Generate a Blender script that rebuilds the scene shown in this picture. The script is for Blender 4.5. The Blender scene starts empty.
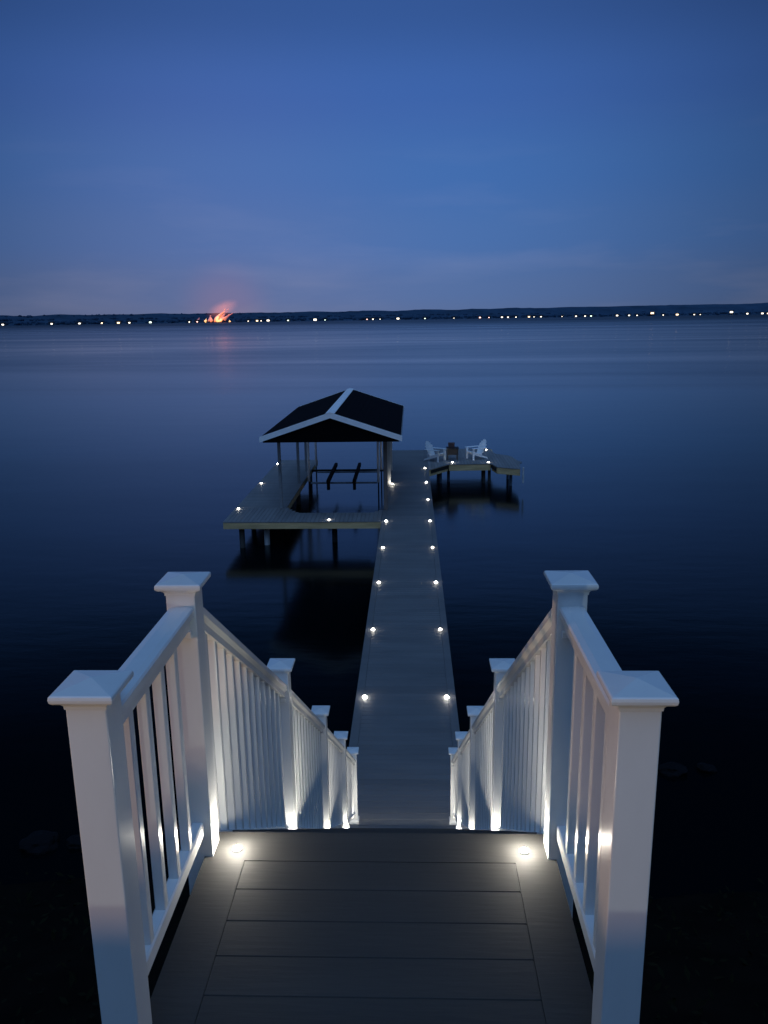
import bpy, bmesh, math, random
from mathutils import Vector, Matrix, noise
random.seed(11)
R = math.radians
scene = bpy.context.scene
col = scene.collection

# ------------------------------------------------------------------ measured layout (metres)
CAM_H = 6.687            # eye above the pier deck (pier deck = z 0)
ZD = CAM_H - 1.97        # top landing
WATER = -1.0
RAIL_X = 0.679           # centre line of the railings
HW = 0.051               # half width of a post sleeve
POSTS = [(1.857, ZD + 1.095, ZD - .34), (2.699, ZD + 1.095, ZD - .30),
         (4.576, CAM_H - 2.037, 0), (6.443, CAM_H - 3.306, 0),
         (8.191, CAM_H - 4.509, 0), (9.755, CAM_H - 5.598, 0)]
EDGE = 2.80
RISE, RUN = ZD / 25.0, 0.272

# ------------------------------------------------------------------ object helpers
def tag(o, label=None, cat=None, group=None, kind=None):
    if label: o['label'] = label
    if cat: o['category'] = cat
    if group: o['group'] = group
    if kind: o['kind'] = kind
    return o

def empty(name, loc=(0, 0, 0), rz=0.0):
    o = bpy.data.objects.new(name, None)
    o.empty_display_size = .2
    o.location = loc; o.rotation_euler = (0, 0, rz)
    col.objects.link(o)
    return o

def kids(o):
    return [c for c in bpy.data.objects if c.parent == o]

def copy_tree(o, parent=None):
    c = o.copy(); col.objects.link(c)
    if parent: c.parent = parent
    for ch in kids(o):
        copy_tree(ch, c)
    return c

class MB:
    """collects bevelled solids and becomes one mesh object"""
    def __init__(self):
        self.bm = bmesh.new()
    def _add(self, bm2, bevel=0, seg=2, mat=0):
        if bevel > 0:
            bmesh.ops.bevel(bm2, geom=list(bm2.edges), offset=bevel, segments=seg, profile=.6,
                            affect='EDGES', clamp_overlap=True)
        bmesh.ops.recalc_face_normals(bm2, faces=bm2.faces)
        for f in bm2.faces: f.material_index = mat
        me = bpy.data.meshes.new('tmp'); bm2.to_mesh(me); bm2.free()
        self.bm.from_mesh(me); bpy.data.meshes.remove(me)
        return self
    def box(self, x0, x1, y0, y1, z0, z1, bevel=0, mat=0, seg=1, m=None):
        b = bmesh.new()
        vs = [b.verts.new((x, y, z)) for x in (x0, x1) for y in (y0, y1) for z in (z0, z1)]
        for f in ((0,1,3,2),(4,6,7,5),(0,4,5,1),(2,3,7,6),(0,2,6,4),(1,5,7,3)):
            b.faces.new([vs[i] for i in f])
        if m is not None: bmesh.ops.transform(b, matrix=m, verts=b.verts)
        return self._add(b, bevel, seg, mat)
    def loft(self, rings, bevel=0, mat=0, closed=True, seg=1):
        b = bmesh.new()
        rr = [[b.verts.new(p) for p in r] for r in rings]
        n = len(rr[0])
        for a, c in zip(rr, rr[1:]):
            for i in range(n):
                b.faces.new([a[i], a[(i+1) % n], c[(i+1) % n], c[i]])
        if closed:
            b.faces.new(rr[0][::-1]); b.faces.new(rr[-1])
        return self._add(b, bevel, seg, mat)
    def prism(self, pts, z0, z1, bevel=0, mat=0):
        return self.loft([[(x, y, z0) for x, y in pts], [(x, y, z1) for x, y in pts]], bevel, mat)
    def cyl(self, p0, p1, r0, r1=None, n=16, bevel=0, mat=0):
        r1 = r0 if r1 is None else r1
        p0, p1 = Vector(p0), Vector(p1); d = (p1 - p0).normalized()
        u = d.orthogonal().normalized(); v = d.cross(u)
        ring = lambda p, r: [p + u*math.cos(2*math.pi*i/n)*r + v*math.sin(2*math.pi*i/n)*r for i in range(n)]
        return self.loft([ring(p0, r0), ring(p1, r1)], 0, mat)
    def beam(self, p0, p1, w, h, bevel=0, mat=0):
        """rectangular bar from p0 to p1 with vertical end cuts, w along x or sideways, h vertical"""
        p0, p1 = Vector(p0), Vector(p1); d = p1 - p0
        s = Vector((d.y, -d.x, 0))
        s = s.normalized() * (w/2) if s.length > 1e-6 else Vector((w/2, 0, 0))
        hh = Vector((0, 0, h/2))
        r = lambda p: [p - s - hh, p + s - hh, p + s + hh, p - s + hh]
        return self.loft([r(p0), r(p1)], bevel, mat)
    def build(self, name, mats, parent=None, smooth=False):
        me = bpy.data.meshes.new(name)
        self.bm.to_mesh(me); self.bm.free()
        for m in (mats if isinstance(mats, (list, tuple)) else [mats]): me.materials.append(m)
        if smooth:
            for p in me.polygons: p.use_smooth = True
        o = bpy.data.objects.new(name, me); col.objects.link(o)
        if parent: o.parent = parent
        return o

# ------------------------------------------------------------------ materials
def mat(name):
    m = bpy.data.materials.new(name); m.use_nodes = True
    nt = m.node_tree; b = nt.nodes['Principled BSDF']
    return m, nt, b

def N(nt, t, **kw):
    n = nt.nodes.new(t)
    for k, v in kw.items():
        if k in n.inputs: n.inputs[k].default_value = v
        else: setattr(n, k, v)
    return n

def L(nt, a, b): nt.links.new(a, b)

def simple(name, c, rough=.5, var=.15, scale=6, bump=0.0, bscale=40, stretch=(1, 1, 1), spec=.5, metal=0, island=0):
    m, nt, b = mat(name)
    tc = N(nt, 'ShaderNodeTexCoord'); mp = N(nt, 'ShaderNodeMapping'); mp.inputs['Scale'].default_value = stretch
    L(nt, tc.outputs['Object'], mp.inputs['Vector'])
    nz = N(nt, 'ShaderNodeTexNoise', Scale=scale, Detail=6.0, Roughness=.6)
    L(nt, mp.outputs[0], nz.inputs['Vector'])
    mr = N(nt, 'ShaderNodeMapRange'); mr.inputs['From Min'].default_value = .3; mr.inputs['From Max'].default_value = .7
    mr.inputs['To Min'].default_value = 1 - var; mr.inputs['To Max'].default_value = 1 + var
    L(nt, nz.outputs['Fac'], mr.inputs['Value'])
    val = mr.outputs[0]
    if island:
        g = N(nt, 'ShaderNodeNewGeometry')
        m2 = N(nt, 'ShaderNodeMapRange'); m2.inputs['To Min'].default_value = 1 - island; m2.inputs['To Max'].default_value = 1 + island
        L(nt, g.outputs['Random Per Island'], m2.inputs['Value'])
        mu = N(nt, 'ShaderNodeMath', operation='MULTIPLY')
        L(nt, val, mu.inputs[0]); L(nt, m2.outputs[0], mu.inputs[1]); val = mu.outputs[0]
    sc = N(nt, 'ShaderNodeVectorMath', operation='SCALE'); sc.inputs[0].default_value = c[:3]
    L(nt, val, sc.inputs['Scale']); L(nt, sc.outputs[0], b.inputs['Base Color'])
    b.inputs['Roughness'].default_value = rough
    mrr = N(nt, 'ShaderNodeMapRange'); mrr.inputs['To Min'].default_value = rough*.82; mrr.inputs['To Max'].default_value = min(1, rough*1.2)
    L(nt, nz.outputs['Fac'], mrr.inputs['Value']); L(nt, mrr.outputs[0], b.inputs['Roughness'])
    b.inputs['Specular IOR Level'].default_value = spec; b.inputs['Metallic'].default_value = metal
    if bump:
        n2 = N(nt, 'ShaderNodeTexNoise', Scale=bscale, Detail=4.0)
        L(nt, mp.outputs[0], n2.inputs['Vector'])
        bp = N(nt, 'ShaderNodeBump', Strength=bump, Distance=.004)
        L(nt, n2.outputs['Fac'], bp.inputs['Height']); L(nt, bp.outputs[0], b.inputs['Normal'])
    return m

def emis(name, c, s):
    m, nt, b = mat(name)
    b.inputs['Base Color'].default_value = (.8, .8, .8, 1)
    b.inputs['Emission Color'].default_value = (*c, 1); b.inputs['Emission Strength'].default_value = s
    return m

M = {}
M['vinyl'] = simple('white_vinyl', (.74, .76, .76), .22, .07, 2.2, .12, 9, (1, 1, .35))
M['deck'] = simple('grey_composite', (.050, .049, .047), .72, .12, 5, .25, 60, (.12, 1, 1), .22, island=.07)
M['pierdeck'] = simple('weathered_grey_composite', (.135, .138, .142), .62, .16, 2.2, .3, 30, (.25, 1, 1), .5, island=.06)
M['dockdeck'] = simple('grey_dock_boards', (.19, .19, .19), .62, .16, 2.2, .3, 30, (1, .25, 1), .5, island=.10)
M['wood'] = simple('tan_timber_fascia', (.66, .46, .23), .75, .25, 3, .5, 30, (.3, 1, 2), .2)
M['joist'] = simple('dark_timber', (.012, .011, .010), .85, .3, 3, .4, 30)
M['pile'] = simple('weathered_piling', (.045, .042, .04), .8, .3, 4, .6, 20, (1, 1, .2))
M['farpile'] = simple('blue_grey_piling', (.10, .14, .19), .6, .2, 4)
M['sleeve'] = simple('white_piling_sleeve', (.55, .56, .55), .5, .2, 4)
M['shingle'] = simple('charcoal_shingles', (.006, .006, .008), .95, .4, 9, .5, 12, spec=.03)
M['gable'] = simple('dark_gable_boards', (.004, .004, .005), .95, .2, 6, spec=.04)
M['trim'] = simple('white_trim_paint', (.95, .95, .95), .45, .08, 3)
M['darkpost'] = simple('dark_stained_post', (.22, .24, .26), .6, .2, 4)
M['lowpost'] = simple('dim_grey_post', (.10, .10, .105), .6, .2, 4)  # dim copy of the right post, its shade put into the colour
M['palepost'] = simple('lit_pale_post', (.42, .42, .40), .45, .15, 4)  # pale copy, the light on the right posts put into the colour
M['lift'] = simple('galvanised_lift_steel', (.26, .30, .34), .5, .2, 6)
M['bunk'] = simple('carpeted_bunk', (.012, .012, .014), .95, .2, 20, spec=.05)
M['chair'] = simple('white_chair_plastic', (.95, .97, .98), .45, .08, 5)
M['chairshade'] = simple('shaded_white_chair_plastic', (.62, .68, .72), .5, .08, 5)  # the white chair plastic with shade put into its colour
M['black'] = simple('black_metal', (.012, .012, .015), .6, .2, 8)
M['brown'] = simple('reddish_brown_plastic', (.10, .05, .045), .6, .2, 8)
M['ring'] = simple('lamp_housing', (.25, .25, .25), .35, .1, 8)
M['soil'] = simple('dark_bank_soil', (.0045, .0045, .004), .98, .4, 1.5, .8, 6, spec=.02)
M['leaf'] = simple('bank_leaves', (.006, .008, .004), .9, .4, 2, spec=.05)
M['rock'] = simple('wet_rock', (.005, .006, .008), .9, .4, 3, .8, 6, spec=.1)
M['stone'] = simple('added_step_stone', (.08, .08, .08), .8, .2, 2, .3, 20)
M['lamp_cool'] = emis('cool_led_lens', (1, .93, .82), 45)
M['lamp_cool_b'] = emis('bright_led_lens', (1, .93, .82), 85)
M['lamp_cool_c'] = emis('dimmer_led_lens', (1, .90, .76), 28)
M['lamp_deck'] = emis('landing_led_lens', (1, .90, .72), 40)
M['hill'] = simple('hazed_wooded_hill', (.045, .085, .14), 1, .25, .01, spec=0)  # distance haze put into the base colour as blue

# ------------------------------------------------------------------ world: clear sky after sunset
w = bpy.data.worlds.new("World"); scene.world = w; w.use_nodes = True
nt = w.node_tree; bg = nt.nodes['Background']
tc = N(nt, 'ShaderNodeTexCoord'); sep = N(nt, 'ShaderNodeSeparateXYZ')
L(nt, tc.outputs['Generated'], sep.inputs[0])
ramp = N(nt, 'ShaderNodeValToRGB'); ramp.color_ramp.interpolation = 'EASE'
els = ramp.color_ramp.elements
stops = [(0.0, (.100, .160, .330)), (.03, (.090, .162, .360)), (.09, (.068, .160, .405)), (.16, (.054, .150, .415)),
         (.24, (.046, .125, .390)), (.32, (.036, .098, .310)), (.37, (.010, .036, .115)), (.45, (.003, .010, .035)), (.62, (.004, .014, .045)), (1.0, (.05, .13, .30))]
els[0].position, els[0].color = stops[0][0], (*stops[0][1], 1)
els[1].position, els[1].color = stops[-1][0], (*stops[-1][1], 1)
for p, c in stops[1:-1]:
    e = els.new(p); e.color = (*c, 1)
L(nt, sep.outputs['Z'], ramp.inputs[0])
def dirv(az, el): return (math.sin(R(az))*math.cos(R(el)), math.cos(R(az))*math.cos(R(el)), math.sin(R(el)))
def lobe(az, el, a0, a1):
    dp = N(nt, 'ShaderNodeVectorMath', operation='DOT_PRODUCT'); dp.inputs[1].default_value = dirv(az, el)
    nm = N(nt, 'ShaderNodeVectorMath', operation='NORMALIZE'); L(nt, tc.outputs['Generated'], nm.inputs[0]); L(nt, nm.outputs[0], dp.inputs[0])
    ac = N(nt, 'ShaderNodeMath', operation='ARCCOSINE'); L(nt, dp.outputs['Value'], ac.inputs[0])
    mr = N(nt, 'ShaderNodeMapRange', interpolation_type='SMOOTHERSTEP')
    mr.inputs['From Min'].default_value = R(a0); mr.inputs['From Max'].default_value = R(a1)
    mr.inputs['To Min'].default_value = 1; mr.inputs['To Max'].default_value = 0
    L(nt, ac.outputs[0], mr.inputs['Value']); return mr.outputs[0]
# brighter part of the twilight arch ahead, duller to the sides
br = N(nt, 'ShaderNodeMapRange'); br.inputs['To Min'].default_value = .44; br.inputs['To Max'].default_value = 1.03
L(nt, lobe(-4, 9, 2, 40), br.inputs['Value'])
s1 = N(nt, 'ShaderNodeVectorMath', operation='SCALE'); L(nt, ramp.outputs[0], s1.inputs[0]); L(nt, br.outputs[0], s1.inputs['Scale'])
# thin high haze streaks
mp = N(nt, 'ShaderNodeMapping'); mp.inputs['Scale'].default_value = (3, 3, 16); mp.inputs['Rotation'].default_value = (0, R(-14), 0)
L(nt, tc.outputs['Generated'], mp.inputs[0])
cl = N(nt, 'ShaderNodeTexNoise', Scale=1.3, Detail=5.0, Roughness=.5); L(nt, mp.outputs[0], cl.inputs['Vector'])
cm = N(nt, 'ShaderNodeMapRange'); cm.inputs['From Min'].default_value = .5; cm.inputs['From Max'].default_value = .8
L(nt, cl.outputs['Fac'], cm.inputs['Value'])
lowz = N(nt, 'ShaderNodeMapRange'); lowz.inputs['From Min'].default_value = .24; lowz.inputs['From Max'].default_value = .05
L(nt, sep.outputs['Z'], lowz.inputs['Value'])
cmul = N(nt, 'ShaderNodeMath', operation='MULTIPLY'); L(nt, cm.outputs[0], cmul.inputs[0]); L(nt, lowz.outputs[0], cmul.inputs[1])
s2 = N(nt, 'ShaderNodeVectorMath', operation='SCALE'); s2.inputs[0].default_value = (.045, .034, .024); L(nt, cmul.outputs[0], s2.inputs['Scale'])
a1 = N(nt, 'ShaderNodeVectorMath', operation='ADD'); L(nt, s1.outputs[0], a1.inputs[0]); L(nt, s2.outputs[0], a1.inputs[1])
# dull pink glow of the distant fire in the haze above it, and afterglow to the left
def addlobe(prev, az, el, r0, r1, c):
    s = N(nt, 'ShaderNodeVectorMath', operation='SCALE'); s.inputs[0].default_value = c; L(nt, lobe(az, el, r0, r1), s.inputs['Scale'])
    a = N(nt, 'ShaderNodeVectorMath', operation='ADD'); L(nt, prev, a.inputs[0]); L(nt, s.outputs[0], a.inputs[1]); return a.outputs[0]
o = addlobe(a1.outputs[0], -12.5, .8, 0, 4.2, (.065, .008, -.015))
o = addlobe(o, -14, 1.5, 0, 22, (.026, .006, -.01))
# brighter sky overhead and behind, over the land
o = addlobe(o, 180, 62, 8, 76, (.24, .46, .88))
L(nt, o, bg.inputs['Color']); bg.inputs['Strength'].default_value = 1.0

# ------------------------------------------------------------------ camera
f_px = 809.43
pitch, yaw, roll = R(13.483), R(2.021), R(-0.80)
F = Vector((math.sin(-yaw)*math.cos(pitch), math.cos(yaw)*math.cos(pitch), -math.sin(pitch)))
R0 = Vector((math.cos(yaw), math.sin(yaw), 0)); U0 = R0.cross(F)
Rv = R0*math.cos(roll) + U0*math.sin(roll); Uv = -R0*math.sin(roll) + U0*math.cos(roll)
cd = bpy.data.cameras.new('camera'); cam = bpy.data.objects.new('camera', cd); col.objects.link(cam)
mw = Matrix((Rv, Uv, -F)).transposed().to_4x4(); mw.translation = (0.129, 0, CAM_H)
cam.matrix_world = mw
cd.sensor_fit = 'VERTICAL'; cd.sensor_height = 24; cd.lens = f_px*24/1024
cd.clip_start = .05; cd.clip_end = 40000
scene.camera = cam
scene.view_settings.view_transform = 'Standard'; scene.view_settings.look = 'None'; scene.view_settings.exposure = 0

# ------------------------------------------------------------------ setting
# lake
m, nt, b = mat('lake_water')
b.inputs['Base Color'].default_value = (.0006, .0022, .0035, 1); b.inputs['IOR'].default_value = 1.33; b.inputs['Specular Tint'].default_value = (.72, 1, .80, 1)
tc = N(nt, 'ShaderNodeTexCoord')
mp = N(nt, 'ShaderNodeMapping'); mp.inputs['Scale'].default_value = (.35, 1, 1); L(nt, tc.outputs['Object'], mp.inputs[0])
n1 = N(nt, 'ShaderNodeTexNoise', Scale=2.2, Detail=4.0, Roughness=.55); L(nt, mp.outputs[0], n1.inputs['Vector'])
n2 = N(nt, 'ShaderNodeTexNoise', Scale=.35, Detail=3.0); L(nt, mp.outputs[0], n2.inputs['Vector'])
ad = N(nt, 'ShaderNodeMath', operation='MULTIPLY_ADD'); ad.inputs[1].default_value = 3.0
L(nt, n2.outputs['Fac'], ad.inputs[0]); L(nt, n1.outputs['Fac'], ad.inputs[2])
bp = N(nt, 'ShaderNodeBump', Strength=.07, Distance=.05); L(nt, ad.outputs[0], bp.inputs['Height']); L(nt, bp.outputs[0], b.inputs['Normal'])
mp2 = N(nt, 'ShaderNodeMapping'); mp2.inputs['Scale'].default_value = (.0035, .02, 1); mp2.inputs['Rotation'].default_value = (0, 0, R(3)); L(nt, tc.outputs['Object'], mp2.inputs[0])
n3 = N(nt, 'ShaderNodeTexNoise', Scale=1.0, Detail=6.0, Roughness=.6, Distortion=.6); L(nt, mp2.outputs[0], n3.inputs['Vector'])
mr = N(nt, 'ShaderNodeMapRange'); mr.inputs['From Min'].default_value = .38; mr.inputs['From Max'].default_value = .62
mr.inputs['To Min'].default_value = .06; mr.inputs['To Max'].default_value = .17
L(nt, n3.outputs['Fac'], mr.inputs['Value']); sx_ = N(nt, 'ShaderNodeSeparateXYZ'); L(nt, tc.outputs['Object'], sx_.inputs[0])
fr_ = N(nt, 'ShaderNodeMapRange'); fr_.inputs['From Min'].default_value = 80; fr_.inputs['From Max'].default_value = 1500; fr_.inputs['To Max'].default_value = .28
L(nt, sx_.outputs['Y'], fr_.inputs['Value'])
ad2 = N(nt, 'ShaderNodeMath', operation='ADD'); L(nt, mr.outputs[0], ad2.inputs[0]); L(nt, fr_.outputs[0], ad2.inputs[1])
L(nt, ad2.outputs[0], b.inputs['Roughness'])
M['water'] = m
bm = bmesh.new()
xs = [-9000, -800, -80, 80, 800, 9000]; ys = [6.5, 60, 300, 1500, 9000]
gv = [[bm.verts.new((x, y, WATER)) for x in xs] for y in ys]
for i in range(len(ys)-1):
    for j in range(len(xs)-1):
        bm.faces.new([gv[i][j], gv[i][j+1], gv[i+1][j+1], gv[i+1][j]])
mbx = MB(); mbx.bm.free(); mbx.bm = bm
tag(mbx.build('lake_water', M['water']), kind='structure')

# bank below the landing, falling to the water
def bank_z(x, y):
    t = max(0, min(1, (y + .3)/10.2))
    z = (ZD - .55)*(1 - t)**1.15 + (-1.05)*(1 - (1 - t)**1.15)
    if y > 9.9: z -= (y - 9.9)*.45
    if y < 2.4 and abs(x) < 3: z = min(z, ZD - .45)
    return z + .22*noise.noise(Vector((x*.45, y*.45, 0)))*(1 if y > -1 else 0)
bm = bmesh.new(); gx = [-70, -45, -30] + [i*.8 for i in range(-25, 26)] + [30, 45, 70]; gy = [-.34] + [i*.6 for i in range(0, 31)]
gv = [[bm.verts.new((x, y, bank_z(x, y))) for x in gx] for y in gy]
for i in range(len(gy)-1):
    for j in range(len(gx)-1):
        bm.faces.new([gv[i][j], gv[i][j+1], gv[i+1][j+1], gv[i+1][j]])
mbx = MB(); mbx.bm.free(); mbx.bm = bm
tag(mbx.build('ground', M['soil'], smooth=True), kind='structure')
# flat yard behind the landing, two steps up
mb = MB(); mb.box(-40, 40, -30, -.35, ZD - .8, ZD + .20, 0); tag(mb.build('yard', M['soil']), kind='structure')
mb = MB(); mb.box(-7.5, 7.5, -9, -.30, ZD + .204, ZD + .522, .006); tag(mb.build('added_step', M['stone']), kind='structure')  # unseen raised slab, added so its edge cuts off the lamp light

# leafy ground cover on the bank
bm = bmesh.new(); random.seed(4)
for _ in range(5200):
    x = random.uniform(-13, 13); y = random.uniform(-.2, 9.8)
    if abs(x) < .95 and y < 10: continue
    z = bank_z(x, y) + random.uniform(-.02, .28)*(.5 + .8*abs(noise.noise(Vector((x, y, 3)))))
    s = random.uniform(.03, .08); e = Matrix.Rotation(random.uniform(0, 6.3), 3, 'Z') @ Matrix.Rotation(random.uniform(-.9, .9), 3, 'X')
    p = [Vector((-s*.4, 0, 0)), Vector((0, -s, 0)), Vector((s*.4, 0, 0)), Vector((0, s, 0))]
    bm.faces.new([bm.verts.new(e @ q + Vector((x, y, z))) for q in p])
mbx = MB(); mbx.bm.free(); mbx.bm = bm
tag(mbx.build('ground_cover', M['leaf']), 'dark leafy ground cover on the bank', 'ground cover', kind='stuff')

random.seed(21)
for i, (x, y, sz, lab) in enumerate([(-5.5, 10.55, .36, 'flat wet boulder at the left waterline beside the stairs'), (-4.95, 10.6, .22, 'small rounded wet rock next to the flat boulder at the left waterline'),
        (4.6, 12.7, .30, 'low wet boulder breaking the water right of the pier'), (5.2, 12.75, .2, 'small wet rock just right of the low boulder beyond the right railing')]):
    b2 = bmesh.new(); bmesh.ops.create_icosphere(b2, subdivisions=3, radius=1)
    for v in b2.verts:
        k = 1 + .35*noise.noise(v.co*1.3 + Vector((i*7, 0, 0))) + .12*noise.noise(v.co*4)
        v.co = Vector((v.co.x*sz*.8*k, v.co.y*sz*.6*k, v.co.z*sz*.4*k))
    mbx = MB(); mbx.bm.free(); mbx.bm = b2
    o = mbx.build('boulder', M['rock']); o.location = (x, y, WATER + .03)
    tag(o, lab, 'rock')

# far shore: hill behind and a band of trees in front of it
def shore_y(az):
    t = (az + 30)/60; return 2650 + 1500*max(0, min(1.2, t))**1.5
def shore_pt(az, extra=0):
    d = shore_y(az) + extra
    return math.sin(R(az))*d, math.cos(R(az))*d
bm = bmesh.new(); rows = []
for i in range(0, 421):
    az = -63 + i*.3
    d = shore_y(az)
    top = (.46 + .10*max(0, (az + 10)/30)) * math.pi/180 * (d + 260) + 7
    top += 4*noise.noise(Vector((az*.5, 0, 0))) + 1.6*noise.noise(Vector((az*2.3, 5, 0)))
    r = []
    for ex, z in ((0, WATER - .5), (14, WATER + 1.2), (60, 5), (260, top), (500, top*.8), (900, WATER - 2)):
        x, y = shore_pt(az, ex); r.append(bm.verts.new((x, y, z)))
    rows.append(r)
for a, c in zip(rows, rows[1:]):
    for k in range(5): bm.faces.new([a[k], c[k], c[k+1], a[k+1]])
mbx = MB(); mbx.bm.free(); mbx.bm = bm
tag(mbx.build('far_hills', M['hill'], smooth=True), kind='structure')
M['fartree'] = simple('hazed_far_trees', (.038, .075, .13), 1, .35, .03, spec=0)  # blue distance haze painted into the tree colour
bm = bmesh.new(); random.seed(8)
def ico(bm, c, rx, ry, rz, sub=1):
    b2 = bmesh.ops.create_icosphere(bm, subdivisions=sub, radius=1)
    for v in b2['verts']:
        k = 1 + random.uniform(-.22, .22); v.co = Vector((v.co.x*rx*k + c[0], v.co.y*ry*k + c[1], v.co.z*rz*k + c[2]))
for i in range(1500):
    az = random.uniform(-32, 30); ex = random.choice((25, 60, 130, 230)); d = shore_y(az)
    x, y = shore_pt(az, ex + random.uniform(-15, 15))
    base = {25: 2, 60: 5, 130: 13, 230: 24}[ex]
    h = random.uniform(5, 10)
    ico(bm, (x, y, base + h*.3), h*.8, h*.6, h*.62)
mbx = MB(); mbx.bm.free(); mbx.bm = bm
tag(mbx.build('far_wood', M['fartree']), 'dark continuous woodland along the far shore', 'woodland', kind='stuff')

# ------------------------------------------------------------------ landing
land = tag(empty('landing', (0, 1.3, ZD)), 'grey composite landing at the top of the stairs between the near white railings', 'landing')
def rel(mb_name, mb, m, parent, smooth=False):
    o = mb.build(mb_name, m, parent, smooth); o.matrix_parent_inverse = Matrix.Translation(-Vector(parent.location)); return o
mb = MB(); T = .026; g = .0007
mb.prism([(-.505 - g, 2.626 + g), (.505 + g, 2.626 + g), (.66, EDGE), (-.66, EDGE)], ZD - T, ZD)
for sx in (-1, 1):
    mb.prism([(sx*(.505 + g), -.28), (sx*.66, -.28), (sx*.66, EDGE), (sx*(.505 + g), 2.626 + g)], ZD - T, ZD)
y = 2.626
while y > -.2:
    mb.box(-.505, .505, y - .155 + g, y - g, ZD - T, ZD, .0022); y -= .155
rel('decking', mb, M['deck'], land)
mb = MB(); mb.box(-.655, .655, -.27, 2.77, ZD - .24, ZD - T - .006); rel('framing', mb, M['joist'], land)

# ------------------------------------------------------------------ stairs
st = tag(empty('staircase', (0, EDGE, 0)), 'long straight flight of grey composite steps falling from the landing to the pier', 'staircase')
for k in range(1, 25):
    z = ZD - k*RISE; y0 = EDGE + (k-1)*RUN
    mb = MB(); mb.box(-.66, .66, y0 + .004, y0 + RUN*.5 - .0015, z - T, z, .003); mb.box(-.66, .66, y0 + RUN*.5 + .0015, y0 + RUN + .012, z - T, z, .003)
    rel('tread', mb, M['deck'], st)
    mb = MB(); mb.box(-.64, .64, y0 - .016, y0, z + .002, z + RISE - T - .002); rel('riser', mb, M['joist'], st)
for sx in (-1, 1):
    mb = MB(); xa, xb = sorted((sx*.585, sx*.625))
    za = ZD - .32; zb = -.32
    mb.loft([[(xa, EDGE - .03, za - .12), (xb, EDGE - .03, za - .12), (xb, EDGE - .03, za + .09), (xa, EDGE - .03, za + .09)],
             [(xa, 9.2, zb + .02), (xb, 9.2, zb + .02), (xb, 9.2, zb + .20), (xa, 9.2, zb + .20)]])
    rel('stringer', mb, M['joist'], st)

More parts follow.
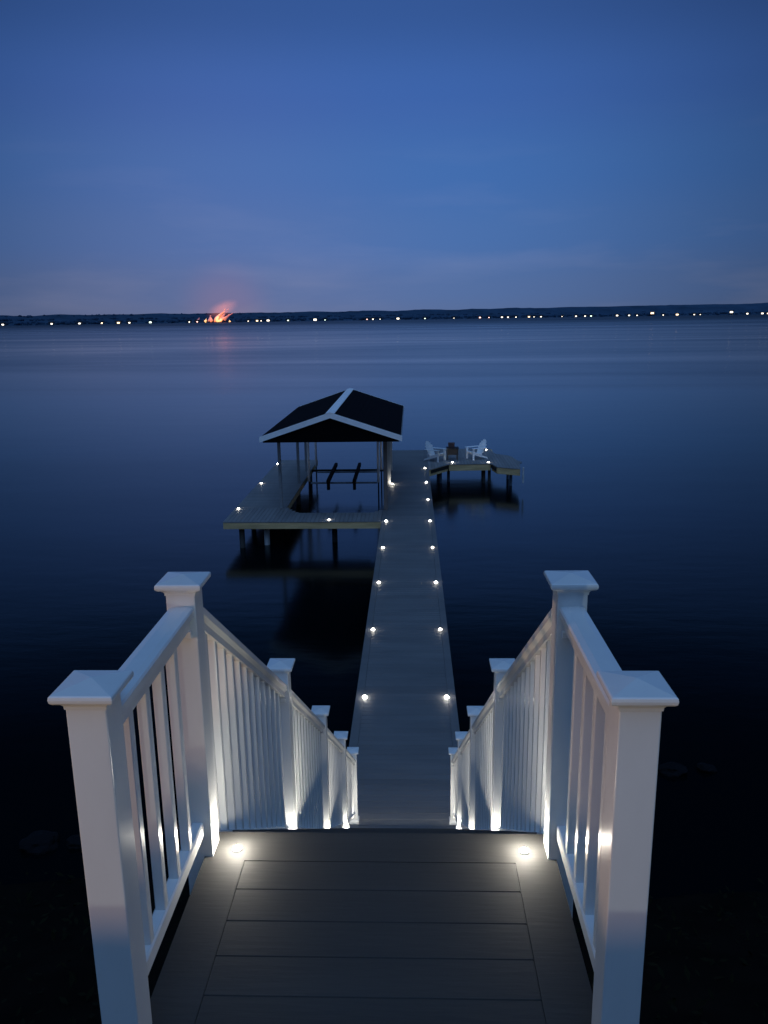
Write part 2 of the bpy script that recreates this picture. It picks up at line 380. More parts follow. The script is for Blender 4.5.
# ------------------------------------------------------------------ railings
def tread_z(y):
    if y < EDGE: return ZD
    k = math.ceil((y - EDGE)/RUN); return max(0, ZD - k*RISE)
def make_railing(sx, label):
    X = sx*RAIL_X
    root = tag(empty('stair_railing', (X, 1.857, ZD)), label, 'railing', 'white railings flanking the stairs')
    def P(name, mb, parent=root, m='vinyl'):
        o = mb.build(name, M[m], parent)
        if parent is root: o.matrix_parent_inverse = Matrix.Translation(-Vector(root.location))
        return o
    rz = []
    for i, (y, top, bot) in enumerate(POSTS):
        bot = bot if i < 2 else max(tread_z(y) - .22, .0045)
        sh = top - .036
        mb = MB(); mb.box(X - HW, X + HW, y - HW, y + HW, bot, sh, .0035, seg=2); post = P('post', mb)
        mb = MB()
        sq = lambda h, z: [(X - h, y - h, z), (X + h, y - h, z), (X + h, y + h, z), (X - h, y + h, z)]
        mb.loft([sq(.0535, sh - .020), sq(.0545, sh - .010), sq(.059, sh - .004), sq(.067, sh + .001), sq(.074, sh + .004),
                 sq(.0785, sh + .009), sq(.080, sh + .017), sq(.0785, sh + .025), sq(.075, sh + .0275), sq(.003, sh + .043)], .0008)
        cap = P('cap', mb, post); 
        if i >= 2:
            zb = tread_z(y) + .0008; h2 = .066
            mb = MB(); mb.loft([sq(h2, zb), sq(h2, zb + .035), sq(h2 - .006, zb + .046), sq(.0525, zb + .052)], .0008); P('skirt', mb, post)
        rz.append(top - (.100 if i < 2 else .160))
    for i in range(5):
        (ya, ta, _), (yb, tb, _) = POSTS[i], POSTS[i+1]
        a, c = ya + HW + .001, yb - HW - .001
        za, zc = rz[i], rz[i+1]
        if i == 0: za = zc = rz[0]
        if i == 1: za = ta - .088
        sl = (zc - za)/(yb - ya)
        zt = lambda yy: za + sl*(yy - ya)
        # moulded top rail
        prof = [(-.026, -.082), (.026, -.082), (.026, -.050), (.034, -.042), (.043, -.034), (.0445, -.008), (.040, -.001), (.020, .003),
                (-.020, .003), (-.040, -.001), (-.0445, -.008), (-.043, -.034), (-.034, -.042), (-.026, -.050)]
        mb = MB(); mb.loft([[(X + px, yy, zt(yy) + pz) for px, pz in prof] for yy in (a, c)]); P('top_rail', mb)
        for yy, e in ((a, .014), (c, -.014)):
            mb = MB(); mb.box(X - .034, X + .034, min(yy, yy + e) , max(yy, yy + e), zt(yy) - .112, zt(yy) - .084, .003); P('bracket', mb)
        # bottom rail
        if i == 0: lo = lambda yy: ZD + .092
        else:
            if i == 1: b0 = ZD + .02
            else: b0 = tread_z(ya) + .06
            b1 = tread_z(yb) + .06 if yb < 9.6 else .09
            lo = lambda yy, b0=b0, b1=b1, ya=ya, yb=yb: b0 + (b1 - b0)*(yy - ya)/(yb - ya)
        hgt = .052
        prof = [(-.0225, 0), (.0225, 0), (.0225, hgt - .006), (.017, hgt), (-.017, hgt), (-.0225, hgt - .006)]
        mb = MB(); mb.loft([[(X + px, yy, lo(yy) + pz) for px, pz in prof] for yy in (a, c)]); P('bottom_rail', mb)
        n = 4 if i == 0 else max(3, round((c - a)/.133) - 1)
        h = .0165
        for k in range(n):
            yy = a + (c - a)*(k + 1)/(n + 1)
            z0 = [lo(yy - h) + hgt - .012, lo(yy + h) + hgt - .012]; z1 = [zt(yy - h) - .075, zt(yy + h) - .075]
            mb = MB()
            mb.loft([[(X - h, yy - h, z0[0]), (X + h, yy - h, z0[0]), (X + h, yy + h, z0[1]), (X - h, yy + h, z0[1])],
                     [(X - h, yy - h, z1[0]), (X + h, yy - h, z1[0]), (X + h, yy + h, z1[1]), (X - h, yy + h, z1[1])]], .0025)
            P('baluster', mb)
    return root
make_railing(-1, 'white vinyl railing with square balusters down the left side of the stairs')
make_railing(1, 'white vinyl railing with square balusters down the right side of the stairs')

# ------------------------------------------------------------------ docks
def planks_x(mb, x0, x1, y0, y1, zt, wdt=.142, gap=.006, t=.03, breaks=()):
    y = y0
    while y < y1 - .01:
        ye = min(y + wdt, y1); mb.box(x0, x1, y + gap/2, ye - gap/2, zt - t, zt, .003); y += wdt
def planks_y(mb, x0, x1, y0, y1, zt, wdt=.142, gap=.008, t=.03):
    x = x0
    while x < x1 - .01:
        xe = min(x + wdt, x1); mb.box(x + gap/2, xe - gap/2, y0, y1, zt - t, zt, .003); x += wdt
PX = .905
pier = tag(empty('pier', (0, 9.4, 0)), 'long straight grey board pier running from the foot of the stairs out over the lake', 'pier')
PY0, PY1 = 8.95, 41.6
mb = MB(); planks_x(mb, -PX + .145, PX - .145, PY0, PY1, 0)
for sx in (-1, 1):
    xa, xb = sorted((sx*(PX - .142), sx*PX)); y = PY0
    while y < PY1: mb.box(xa, xb, y + .002, min(y + 4.88, PY1) - .002, -.03, 0, .003); y += 4.88
rel('decking', mb, M['pierdeck'], pier)
mb = MB()
for sx in (-1, 1):
    xa, xb = sorted((sx*(PX - .055), sx*(PX - .012))); mb.box(xa, xb, PY0, PY1 - .02, -.26, -.034)
mb.box(-PX + .06, PX - .06, PY0, PY0 + .04, -.26, -.034)
mb.box(-PX + .06, PX - .06, PY1 - .07, PY1 - .03, -.26, -.034)
rel('fascia', mb, M['wood'], pier)
mb = MB(); mb.box(-PX + .06, PX - .06, PY0 + .05, PY1 - .08, -.2, -.04)
rel('framing', mb, M['joist'], pier)
y = 11.0
while y < 41.5:
    for sx in (-1, 1):
        mb = MB(); mb.cyl((sx*.72, y, -3.2), (sx*.72, y, -.203), .115, .105, 18); rel('piling', mb, M['pile'], pier, True)
    y += 3.0

slip = tag(empty('slip_dock', (-4.5, 26.5, 0)), 'L-shaped boat slip dock with tan fascia left of the pier under the dark roof', 'dock')
YS = 26.52
XL0, XL1, YE = -6.31, -4.43, 38.9
mb = MB()
# front run, boards pointing out from the house, chamfered inner corners
x = XL0
while x < -PX - .01:
    xe = min(x + .142, -PX - .006)
    yb = YS + 1.3
    if x > -2.0: yb = YS + 1.3
    if x < XL1 - .02: yb = YS + 2.1
    elif x < XL1 + .45: yb = YS + 2.1 - (x - XL1 + .07)*1.5
    elif x > -PX - .45: yb = YS + 1.3 + (x + PX + .45)*1.2
    mb.box(x + .004, xe - .004, YS, yb, -.03, 0, .003); x += .142
planks_x(mb, XL0 + .002, XL1, YS + 2.104, YE, 0)
rel('decking', mb, M['dockdeck'], slip)
mb = MB(); mb.box(XL0 + .012, -PX - .004, YS + .012, YS + .055, -.25, -.034)
mb.box(XL0 + .012, XL0 + .055, YS + .057, YE - .01, -.25, -.034)
mb.box(XL1 - .055, XL1 - .012, YS + 2.0, YE - .01, -.25, -.034)
mb.box(XL1 + .5, -PX - .45, YS + 1.24, YS + 1.28, -.25, -.034)
mb.box(XL0 + .06, XL1 - .06, YE - .055, YE - .012, -.25, -.034)
rel('fascia', mb, M['wood'], slip)
mb = MB(); mb.box(XL0 + .06, -PX - .01, YS + .06, YS + 1.2, -.2, -.04); mb.box(XL0 + .06, XL1 - .06, YS + 1.21, YE - .06, -.2, -.04)
rel('framing', mb, M['joist'], slip)
for i, (px, py) in enumerate([(-5.75, 26.9), (-4.95, 27.25), (-2.6, 27.6), (-6.0, 30.2), (-4.7, 30.4), (-6.0, 33.6), (-4.7, 33.6), (-6.0, 37.8), (-4.7, 37.8)]):
    mb = MB(); mb.cyl((px, py, -3.2), (px, py, -.203), .10, .095, 18)
    o = rel('piling', mb, M['sleeve'] if i == 1 else M['pile'], slip, True)
    if i == 1: tag(o, 'pale sleeved piling')
# rear header beam that closes the slip
mb = MB(); mb.box(XL1 + .002, -PX - .002, 36.3, 36.40, -.12, -.02, .004); rel('header_beam', mb, M['joist'], slip)

plat = tag(empty('seating_platform', (2.6, 38, 0)), 'wide seating platform with angled corners right of the pier end', 'dock')
poly = [(PX + .004, 35.95), (1.85, 37.32), (3.86, 37.42), (4.02, 36.55), (5.02, 36.0), (5.22, 37.85), (5.0, 39.6), (4.3, 40.3), (4.3, 41.9), (PX + .004, 41.9)]
# boards follow the outline: clip each plank against the polygon
def clip_span(poly, x):
    ys = []
    for (xa, ya), (xb, yb) in zip(poly, poly[1:] + poly[:1]):
        if (xa - x)*(xb - x) < 0: ys.append(ya + (yb - ya)*(x - xa)/(xb - xa))
    return sorted(ys)
mb = MB(); x = PX + .01
while x < 5.2:
    sp = clip_span(poly, x + .002); sq = clip_span(poly, min(x + .134, 5.2))
    if len(sp) >= 2 and len(sq) >= 2:
        ya, yb, yc, yd = sp[0], sq[0], sq[-1], sp[-1]
        mb.prism([(x, ya), (x + .134, yb), (x + .134, yc), (x, yd)], -.03, 0, .003)
    x += .142
rel('decking', mb, M['dockdeck'], plat)
mb = MB()
inn = poly
for (xa, ya), (xb, yb) in zip(poly, poly[1:] + poly[:1]):
    if xa < PX + .1 and xb < PX + .1: continue
    d = Vector((xb - xa, yb - ya)).normalized(); nrm = Vector((-d.y, d.x))*.035
    mb.beam((xa + nrm.x + d.x*.03, ya + nrm.y + d.y*.03, -.174), (xb + nrm.x - d.x*.03, yb + nrm.y - d.y*.03, -.174), .04, .28)
rel('fascia', mb, M['wood'], plat)
mb = MB(); cxp, cyp = 3.0, 39.0
mb.prism([(cxp + (a - cxp)*.955, cyp + (c - cyp)*.955) for a, c in poly], -.2, -.045); rel('framing', mb, M['joist'], plat)
for px, py in [(1.50, 37.9), (1.90, 38.3), (3.55, 37.8), (3.80, 37.75), (4.75, 37.2), (4.8, 38.8), (1.5, 41.3), (3.8, 41.3)]:
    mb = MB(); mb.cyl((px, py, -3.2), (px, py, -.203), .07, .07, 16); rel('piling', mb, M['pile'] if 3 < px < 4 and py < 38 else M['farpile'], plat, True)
mb = MB(); mb.box(5.10, 5.17, 35.83, 35.90, -.62, .10, .015, seg=2); o = rel('dock_bumper', mb, M['sleeve'], plat)

# ------------------------------------------------------------------ boathouse roof on posts
bh = tag(empty('boathouse', (-2.6, 28.5, 0)), 'open boathouse with dark shingled gable roof and white trim over the slip', 'boathouse')
CX, EX = -2.59, 2.36; ZA, ZE = 3.62, 2.83; YF, YR = 27.0, 36.5; th = .10
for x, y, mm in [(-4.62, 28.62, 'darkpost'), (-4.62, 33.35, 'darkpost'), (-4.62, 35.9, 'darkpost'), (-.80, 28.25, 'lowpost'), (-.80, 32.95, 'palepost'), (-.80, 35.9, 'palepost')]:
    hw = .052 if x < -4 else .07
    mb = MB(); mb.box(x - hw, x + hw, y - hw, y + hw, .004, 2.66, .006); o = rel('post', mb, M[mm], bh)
mb = MB(); mb.loft([[(CX - EX, yy, ZE - .0), (CX, yy, ZA), (CX + EX, yy, ZE), (CX + EX, yy, ZE - th), (CX, yy, ZA - th), (CX - EX, yy, ZE - th)] for yy in (YF + .03, YR - .03)])
roof = rel('roof', mb, M['shingle'], bh)
def sub(name, mb, m, parent):
    return mb.build(name, m, parent)
for ya, yb in ((YF - .02, YF + .028), (YR - .028, YR + .02)):
    mb = MB(); d = .19
    for s in (-1, 1):
        mb.loft([[(CX, yy, ZA + .02), (CX + s*(EX + .05), yy, ZE + .005), (CX + s*(EX + .05), yy, ZE - d + .01), (CX, yy, ZA - d + .02)] for yy in (ya, yb)])
    sub('rake_trim', mb, M['trim'], roof)
mb = MB()
for s in (-1, 1):
    mb.loft([[(CX, yy, ZA + .035), (CX + s*.15, yy, ZA - .012), (CX + s*.15, yy, ZA - .030), (CX, yy, ZA + .015)] for yy in (YF - .03, YR + .03)])
sub('ridge_cap', mb, M['trim'], roof)
mb = MB()
for s in (-1, 1):
    xa, xb = sorted((CX + s*(EX + .004), CX + s*(EX + .03))); mb.box(xa, xb, YF + .03, YR - .03, ZE - .15, ZE - .012); sub('eave_trim', mb, M['darkpost'], roof)
    mb = MB()
for yy in (YF + .06, YR - .12):
    mb = MB(); mb.prism([(0, 0), (1, 0), (1, 1)], 0, .001) if False else None
    mb.loft([[(CX - EX + .05, q, ZE - .20), (CX + EX - .05, q, ZE - .20), (CX + EX - .05, q, ZE - .105), (CX, q, ZA - .105), (CX - EX + .05, q, ZE - .105)] for q in (yy, yy + .05)])
    rel('gable', mb, M['gable'], bh)
for x in (-4.62, -.80):
    mb = MB(); mb.box(x - .06, x + .06, YF + .14, YR - .15, 2.66, 2.80); rel('beam', mb, M['gable'], bh)
mb = MB()
yy = YF + .9
while yy < YR - .5:
    mb.box(CX - EX + .2, CX + EX - .2, yy, yy + .05, 2.802, 2.86)
    yy += .8
rel('ceiling_joists', mb, M['gable'], bh)
# shingle courses
mb = MB()
nc = 14
for s in (-1, 1):
    for k in range(nc):
        t0, t1 = k/nc, (k + 1)/nc
        xa, xb = CX + s*(EX*(1 - t0)), CX + s*(EX*(1 - t1) )
        za, zb = ZE + (ZA - ZE)*t0, ZE + (ZA - ZE)*t1
        if k == nc - 1: continue
        mb.loft([[(xa, q, za + .004), (xb, q, zb + .001), (xb, q, zb + .004), (xa, q, za + .014)] for q in (YF + .032, YR - .032)])
sub('shingle_courses', mb, M['shingle'], roof)

# ------------------------------------------------------------------ boat lift in the slip
lift = tag(empty('boat_lift', (-2.75, 35, -.6)), 'empty boat lift with two dark bunks and white guide posts inside the slip', 'boat lift')
for x, y in [(-4.22, 33.6), (-4.30, 37.0), (-1.26, 33.3), (-1.24, 36.15)]:
    mb = MB(); mb.cyl((x, y, -.02), (x, y, 2.6), .055, .055, 14); gp = rel('guide_post', mb, M['trim'], lift, True)
    mb = MB(); mb.cyl((x, y, -1.6), (x, y, -.024), .03, .03, 10); mb.build('mount', M['joist'], gp)
for y in (33.62, 36.1):
    mb = MB(); mb.box(-4.15, -1.33, y - .04, y + .04, -.13, -.06, .004); rel('cross_beam', mb, M['lift'], lift)
for x in (-3.38, -2.28):
    mb = MB(); mb.beam((x, 33.2, .03), (x - .02, 37.4, .03), .13, .16, .01); mb.box(x - .06, x + .06, 33.30, 33.50, -.34, -.055)
    rel('bunk', mb, M['bunk'], lift)

# ------------------------------------------------------------------ recessed lights
def make_light(name, loc, label, group, lens_r, power, m, radius=.02, lift_z=.03, tall=.5):
    root = tag(empty(name, loc), label, 'deck light', group)
    if m is M['lamp_cool']:
        q = random.random(); power *= .6 + .9*q; m = M['lamp_cool_b'] if q > .66 else (M['lamp_cool'] if q > .28 else M['lamp_cool_c'])
    mb = MB(); mb.cyl((0, 0, .0008), (0, 0, .006), lens_r*1.45, lens_r*1.3, 20); mb.build('housing', M['ring'], root)
    mb = MB()
    n = 18
    ring = lambda r, z: [(r*math.cos(2*math.pi*i/n), r*math.sin(2*math.pi*i/n), z) for i in range(n)]
    mb.loft([ring(lens_r, .0062)] + [ring(lens_r*math.cos(R(a)), .0062 + lens_r*tall*math.sin(R(a))) for a in (18, 36, 54, 72, 86)]); mb.build('lens', m, root, True)
    ld = bpy.data.lights.new('lamp', 'POINT'); ld.energy = power; ld.color = (1, .93, .80); ld.shadow_soft_size = radius
    lo = bpy.data.objects.new('lamp', ld); col.objects.link(lo); lo.parent = root; lo.location = (0, 0, lift_z + radius)
    return root
ordn = ['first', 'second', 'third', 'fourth', 'fifth', 'sixth', 'seventh', 'eighth', 'ninth', 'tenth', 'eleventh', 'twelfth', 'thirteenth', 'fourteenth', 'fifteenth',
        'sixteenth', 'seventeenth', 'eighteenth', 'nineteenth', 'twentieth']
for sx, nm in ((-1, 'left'), (1, 'right')):
    make_light('landing_light', (sx*.546, 2.690, ZD), 'bright recessed light at the %s front corner of the landing' % nm, 'recessed lights on the landing', .015, 3.8, M['lamp_deck'], .008, .05)
    for i, (y, top, _) in enumerate(POSTS[2:]):
        yy = y - .10 if y < 9 else 9.20
        make_light('stair_light', (sx*.575, yy, tread_z(yy)), 'small recessed light at the foot of the %s post down the %s stair railing' % (ordn[i+1], nm), 'recessed lights on the steps', .012, 9.0, M['lamp_deck'], .010, .06)
LR = .038
for k in range(8):
    y = 13.467 + 3.265*k
    for sx, nm in ((-1, 'left'), (1, 'right')):
        if sx < 0 and k > 6: continue
        if sx < 0 and k == 5: continue
        if sx < 0 and k == 6:
            make_light('pier_light', (-.665, 32.78, 0), 'light on the left pier edge shining up the pale boathouse post', 'small round lights along the pier edges', LR, 7, M['lamp_cool'], .02, .035, .8); continue
        make_light('pier_light', (sx*.74, y, 0), 'small round light on the %s pier edge, %s from the stairs' % (nm, ordn[k]), 'small round lights along the pier edges', LR, .35, M['lamp_cool'], .02, .035, .8)
for i, (x, y) in enumerate([(-6.17, 28.47), (-6.17, 33.13), (-6.24, 37.78)]):
    make_light('dock_light', (x, y, 0), 'small round light on the outer edge of the slip dock, %s from its near corner' % ordn[i], 'small round lights on the slip dock', LR, .35, M['lamp_cool'], .02, .035, .8)
make_light('dock_light', (-2.70, 26.76, 0), 'small round light at the middle of the slip dock front edge', 'small round lights on the slip dock', LR, .35, M['lamp_cool'], .02, .035, .8)
for (x, y, t) in [(2.06, 37.80, 'at the near edge of the seating platform below the dark table'), (3.76, 37.78, 'at the near edge of the seating platform right of the white chair'), (3.98, 41.44, 'behind the white chair at the back corner of the platform')]:
    make_light('platform_light', (x, y, 0), 'small round light ' + t, 'small round lights on the seating platform', LR, .35, M['lamp_cool'], .02, .035, .8)

# ------------------------------------------------------------------ adirondack chairs, table
def make_chair(name, loc, rz, m, label):
    root = tag(empty(name, loc, rz), label, 'chair', 'slatted chairs on the seating platform')
    def b(nm, mb): return mb.build(nm, M[m], root)
    # faces +y; seat slopes down to the back
    for k in range(5):
        yy = .28 - k*.115; z = .39 - k*.035
        mb = MB(); mb.box(-.27, .27, yy - .05, yy + .05, z - .012, z + .012, .004); b('seat_slat', mb)
    rot = Matrix.Translation((0, -.20, .24)) @ Matrix.Rotation(R(26), 4, 'X')
    for k in range(7):
        xx = (k - 3)*.078; top = .80 - .022*(k - 3)**2
        mb = MB(); mm = rot @ Matrix.Rotation(R((k - 3)*2.2), 4, 'Y')
        mb.box(xx*.85 - .034, xx*.85 + .034, -.011, .011, 0, top, .004, m=mm); b('back_slat', mb)
    mb = MB(); mb.box(-.27, .27, -.035, -.013, .12, .19, m=rot); mb.box(-.27, .27, -.035, -.013, .50, .57, m=rot); b('back_rail', mb)
    for s in (-1, 1):
        mb = MB(); mb.box(s*.34 - .07, s*.34 + .07, -.42, .40, .575, .60, .006); b('armrest', mb)
        mb = MB(); mb.box(s*.30 - .02, s*.30 + .02, .26, .36, 0, .573, .004); b('front_leg', mb)
        mb = MB(); mb.loft([[(s*.275 - .018, .36, .30), (s*.275 + .018, .36, .30), (s*.275 + .018, .36, .41), (s*.275 - .018, .36, .41)],
                            [(s*.275 - .018, -.55, 0), (s*.275 + .018, -.55, 0), (s*.275 + .018, -.50, .10), (s*.275 - .018, -.50, .10)]]); b('rear_leg', mb)
    root.scale = (.96, .96, .96)
    return root
make_chair('adirondack_chair', (1.30, 38.3, 0), R(-125), 'chairshade', 'shade-toned white slatted chair nearest the pier, left of the dark table')
make_chair('adirondack_chair', (3.22, 38.75, 0), R(118), 'chair', 'bright white slatted chair leaning back, right of the dark table')
tb = tag(empty('side_table', (2.10, 38.65, 0)), 'small dark square table standing between the two slatted chairs', 'table')
mb = MB(); mb.box(-.27, .27, -.25, .25, .26, .56, .01); mb.build('cabinet', M['black'], tb)
for a in (-1, 1):
    for c in (-1, 1):
        mb = MB(); mb.box(a*.23 - .02, a*.23 + .02, c*.21 - .02, c*.21 + .02, 0, .258); mb.build('leg', M['black'], tb)
mb = MB(); mb.box(-.30, .30, -.28, .28, .562, .585, .005); mb.build('tabletop', M['black'], tb)
cr = tag(empty('storage_box', (2.05, 38.68, .587)), 'small reddish brown box standing on top of the dark square table', 'box')
mb = MB(); mb.box(-.15, .15, -.12, .12, 0, .19, .012); mb.build('body', M['brown'], cr)
mb = MB(); mb.box(-.16, .16, -.13, .13, .192, .225, .01); mb.build('lid', M['brown'], cr)

# ------------------------------------------------------------------ houses with lit windows on the far shore
def az_of(px):
    d = F*f_px + Rv*(px - 384) - Uv*(318 - 512); return math.degrees(math.atan2(d.x, d.y))
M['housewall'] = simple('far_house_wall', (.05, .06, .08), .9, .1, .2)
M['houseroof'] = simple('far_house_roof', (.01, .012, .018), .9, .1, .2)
LP = [(2,1,.9,0),(51,.6,1,0),(79,1,1,0),(101,.9,1.2,1),(118,1.1,1.3,1),(129,.8,.9,0),(150,1,1.3,2),(189,.6,.6,0),
      (197,.5,.8,3),(248,.5,.5,0),(257,.8,1.3,1),(261,.4,.6,0),(268,1.1,1.6,0),(288,.7,.8,2),(315,1.0,2.2,0),(325,.4,.5,2),(367,.5,.7,3),(373,.6,.9,0),(380,.4,.5,0),
      (398,1.0,1.8,0),(425,.5,.7,2),(454,.3,.4,0),(480,.8,1.3,3),(489,.4,.8,3),(502,.9,1.2,0),(508,.8,1,0),(516,.6,.8,0),(529,1.0,1.3,1),(534,.4,.6,0),(541,.8,.9,0),
      (562,.4,.5,0),(576,.7,1.1,0),(585,.8,1.0,0),(591,.8,1.0,2),(617,.8,1.5,0),(629,.8,1.2,0),(637,.6,.8,0),(652,1.2,2.4,1),(663,.5,.8,0),(677,1.1,1.9,1),
      (694,.7,.8,0),(700,.4,.5,0),(731,1.0,2.4,0),(747,.6,1.6,0),(762,.9,1.7,0),(767,.9,1.4,1)]
tints = [(1, .88, .70), (1, .72, .42), (.80, 1, .80), (1, .55, .45)]
for i, t in enumerate(tints):
    M['win%d' % i] = emis('window_glow_%d' % i, t, 3.2)
random.seed(5)
onum = lambda n: ordn[n] if n < 20 else ('twenty-%s' % ordn[n-20] if 20 <= n-1+1 < 29 else None)
cnt = len(LP)
def nth(n):
    tens = {20: 'twenty', 30: 'thirty', 40: 'forty'}
    k = n + 1
    if k <= 20: return ordn[k-1]
    d, r = k//10*10, k % 10
    return (tens[d] + '-' + ordn[r-1]) if r else {30: 'thirtieth', 40: 'fortieth'}[d]
for i, (px, sz, br_, tint) in enumerate(LP):
    az = az_of(px); d = shore_y(az) - (6 if i % 3 else -10)
    x, y = math.sin(R(az))*d, math.cos(R(az))*d
    zb = {True: 8, False: 1.2}[px in (652, 731)]
    lab = '%s lit house counted from the left along the far shore' % nth(i)
    root = tag(empty('lakeside_house', (x, y, zb - .8), R(-az)), lab, 'house', 'lit houses along the far shore')
    W, D, H = 14 + 5*sz, 9, 6.4
    mb = MB(); mb.box(-W/2, W/2, 0, D, -3.5, H); mb.build('wall', M['housewall'], root)
    mb = MB(); mb.loft([[(-W/2 - .5, -.6, H + .02), (-W/2 - .5, D + .6, H + .02), (-W/2 - .5, D/2, H + 3.2)], [(W/2 + .5, -.6, H + .02), (W/2 + .5, D + .6, H + .02), (W/2 + .5, D/2, H + 3.2)]])
    mb.build('roof', M['houseroof'], root)
    hh = 1.6 + 1.9*br_; ww = (2.2 + 3.4*br_)*(.6 + .5*sz)
    mb = MB(); mb.box(-ww/2, ww/2, -.22, -.05, .6, .6 + hh); mb.build('window', M['win%d' % tint], root)

# ------------------------------------------------------------------ big fire on the far shore
azf = az_of(216); df = shore_y(azf) - 12; fx, fy = math.sin(R(azf))*df, math.cos(R(azf))*df
M['f0'] = emis('flame_yellow', (1, .52, .14), 1.6); M['f1'] = emis('flame_orange', (1, .22, .035), .95); M['f2'] = emis('flame_red', (.95, .16, .04), .5)
fire = tag(empty('fire', (fx, fy, -1), R(-azf)), 'large orange fire burning on the far shore with flames blown to the right', 'fire')
random.seed(2)
def flame(x0, z0, ln, lean, wd, m, yo):
    mb = MB(); rings = []; n = 10
    for k in range(10):
        t = k/9; r = wd*(math.sin(math.pi*min(1, t*1.15 + .12))**.8 if t < .85 else (1 - t)*2.6)*(.85 + .15*math.sin(9*t + x0)); r = max(r, .05)
        cx = x0 + lean*ln*t**1.3 + wd*.35*math.sin(5*t + x0); cz = z0 + ln*t*math.sqrt(max(.1, 1 - lean*lean*.5))
        rings.append([(cx + r*math.cos(2*math.pi*i/n), yo + r*.7*math.sin(2*math.pi*i/n), cz) for i in range(n)])
    mb.loft(rings); mb.build('flame', M[m], fire, True)
for a in [(-2, 2, 34, .8, 6.5, 'f1', 0), (6, 3, 30, 1.0, 6, 'f2', 5), (2, 2, 18, .4, 5, 'f0', -5), (-16, 2, 15, .2, 4.5, 'f1', -2), (-30, 1, 9, .1, 3.5, 'f0', 0), (14, 2, 22, 1.0, 5.5, 'f1', 2),
          (24, 6, 22, 1.0, 5, 'f2', 4), (-52, 2, 10, .2, 6, 'f2', 3), (10, 2, 9, .5, 4.5, 'f0', -6), (-22, 4, 14, .5, 4, 'f2', 4), (8, 16, 26, 1.05, 4.5, 'f1', 6), (38, 1, 5, .2, 3, 'f0', -4), (30, 14, 22, 1.2, 3.5, 'f2', 8)]:
    flame(a[0]*1.15, a[1], a[2]*1.5, a[3]*.85, a[4]*1.25, a[5], a[6])
# glowing smoke above the fire
m = bpy.data.materials.new('lit_smoke'); m.use_nodes = True; nt = m.node_tree
for n in list(nt.nodes):
    if n.type != 'OUTPUT_MATERIAL': nt.nodes.remove(n)
out = nt.nodes[0]
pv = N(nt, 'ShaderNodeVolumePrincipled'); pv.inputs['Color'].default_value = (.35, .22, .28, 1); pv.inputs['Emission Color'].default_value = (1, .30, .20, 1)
tc = N(nt, 'ShaderNodeTexCoord'); nz = N(nt, 'ShaderNodeTexNoise', Scale=2.2, Detail=4.0); L(nt, tc.outputs['Object'], nz.inputs['Vector'])
ln = N(nt, 'ShaderNodeVectorMath', operation='LENGTH'); L(nt, tc.outputs['Object'], ln.inputs[0])
fo = N(nt, 'ShaderNodeMapRange', interpolation_type='SMOOTHSTEP'); fo.inputs['From Min'].default_value = 1; fo.inputs['From Max'].default_value = .05; L(nt, ln.outputs['Value'], fo.inputs['Value'])
mu = N(nt, 'ShaderNodeMath', operation='MULTIPLY'); L(nt, fo.outputs[0], mu.inputs[0]); L(nt, nz.outputs['Fac'], mu.inputs[1])
d1 = N(nt, 'ShaderNodeMath', operation='MULTIPLY'); d1.inputs[1].default_value = .012; L(nt, mu.outputs[0], d1.inputs[0]); L(nt, d1.outputs[0], pv.inputs['Density'])
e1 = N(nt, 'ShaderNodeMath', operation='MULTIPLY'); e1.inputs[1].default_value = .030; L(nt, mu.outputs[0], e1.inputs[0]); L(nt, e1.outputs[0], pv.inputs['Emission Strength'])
L(nt, pv.outputs[0], out.inputs['Volume'])
bm = bmesh.new(); bmesh.ops.create_icosphere(bm, subdivisions=3, radius=1)
mbx = MB(); mbx.bm.free(); mbx.bm = bm
sm = mbx.build('smoke', m, None, True); sm.location = (fx + 22, fy + 10, 44); sm.scale = (66, 24, 30); sm.rotation_euler = (0, R(-22), R(-azf))
tag(sm, 'pink lit smoke drifting right above the orange fire', 'smoke')

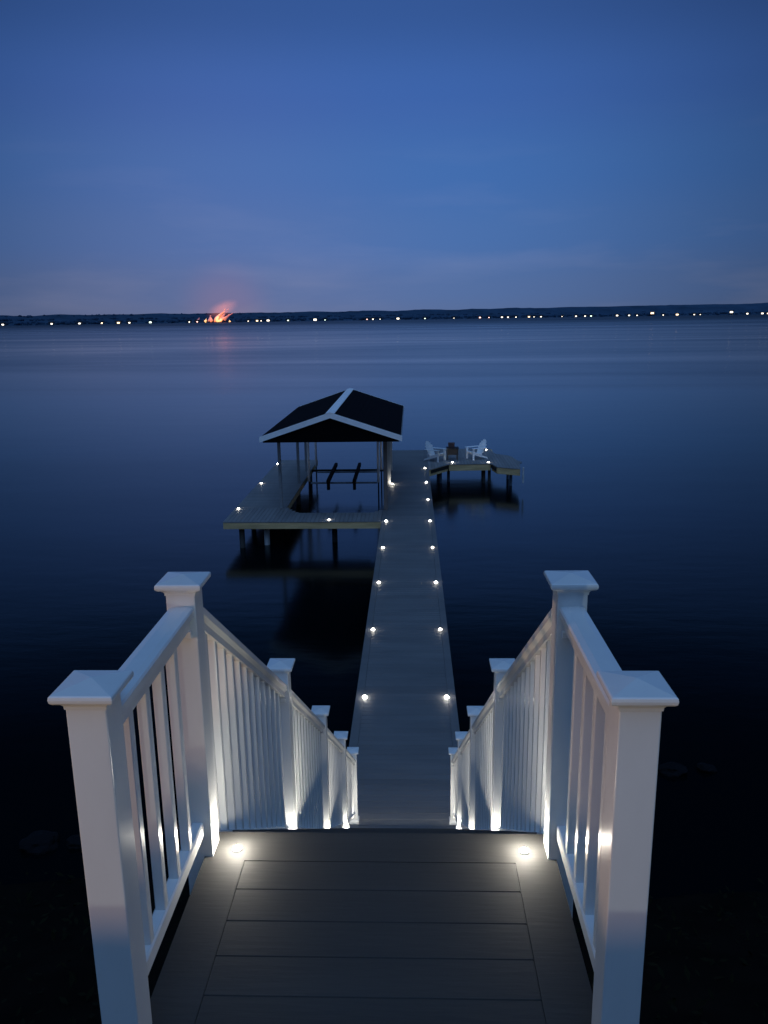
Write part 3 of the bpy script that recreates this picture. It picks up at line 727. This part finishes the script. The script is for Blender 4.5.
# ------------------------------------------------------------------ unseen lamps added to light the posts, set on the patio behind the viewer
def unseen_lamp(loc, label, c, p, hz=.13):
    root = tag(empty('unseen_lamp', loc), label, 'unseen lamp')
    mb = MB(); mb.cyl((0, 0, 0), (0, 0, hz - .02), .02, .02); mb.cyl((0, 0, hz + .045), (0, 0, hz + .06), .08, .02); mb.cyl((0, -.03, hz - .03), (0, -.03, hz + .045), .006); mb.build('stem', M['black'], root)
    ld = bpy.data.lights.new('lamp', 'POINT'); ld.energy = p; ld.color = c; ld.shadow_soft_size = .03
    lo = bpy.data.objects.new('lamp', ld); col.objects.link(lo); lo.parent = root; lo.location = (0, .05, hz)
unseen_lamp((.9, -6.2, ZD + .523), 'unseen lamp added to light the posts, at the middle of the patio', (.88, 1, .90), 150)
unseen_lamp((-6.2, -1.25, ZD + .523), 'unseen lamp added to light the right post, at the left of the patio with warm light', (1, .60, .34), 520, .046)
# unseen dark house added to block the sky behind the viewer, above the patio
hs = tag(empty('house', (0, -10, ZD + .2)), 'unseen added two storey dark grey house with unlit windows behind the patio', 'house')
M['siding'] = simple('dark_grey_siding', (.05, .055, .06), .8, .15, 3, .3, 20, (.2, .2, 6))
M['glass'] = simple('dark_window_glass', (.01, .012, .015), .08, .1, 1)
mb = MB(); mb.box(-15, 15, -19, -9.05, ZD + .2, ZD + 6.4); rel('wall', mb, M['siding'], hs)
mb = MB(); mb.loft([[(x, -8.4, ZD + 6.3), (x, -14, ZD + 9.3), (x, -19.6, ZD + 6.3), (x, -19.6, ZD + 6.15), (x, -8.4, ZD + 6.15)] for x in (-15.6, 15.6)]); rel('roof', mb, M['shingle'], hs)
for zz in (1.1, 4.0):
    for xx in (-12, -8, -4, 0, 4, 8, 12):
        mb = MB(); mb.box(xx - .8, xx + .8, -9.045, -8.99, ZD + zz, ZD + zz + 1.5, .004); fr = rel('window', mb, M['trim'], hs)
        mb = MB(); mb.box(xx - .72, xx + .72, -8.988, -8.98, ZD + zz + .08, ZD + zz + 1.42); mb.build('pane', M['glass'], fr)
scene.cycles.max_bounces = 8
scene.cycles.volume_bounces = 1
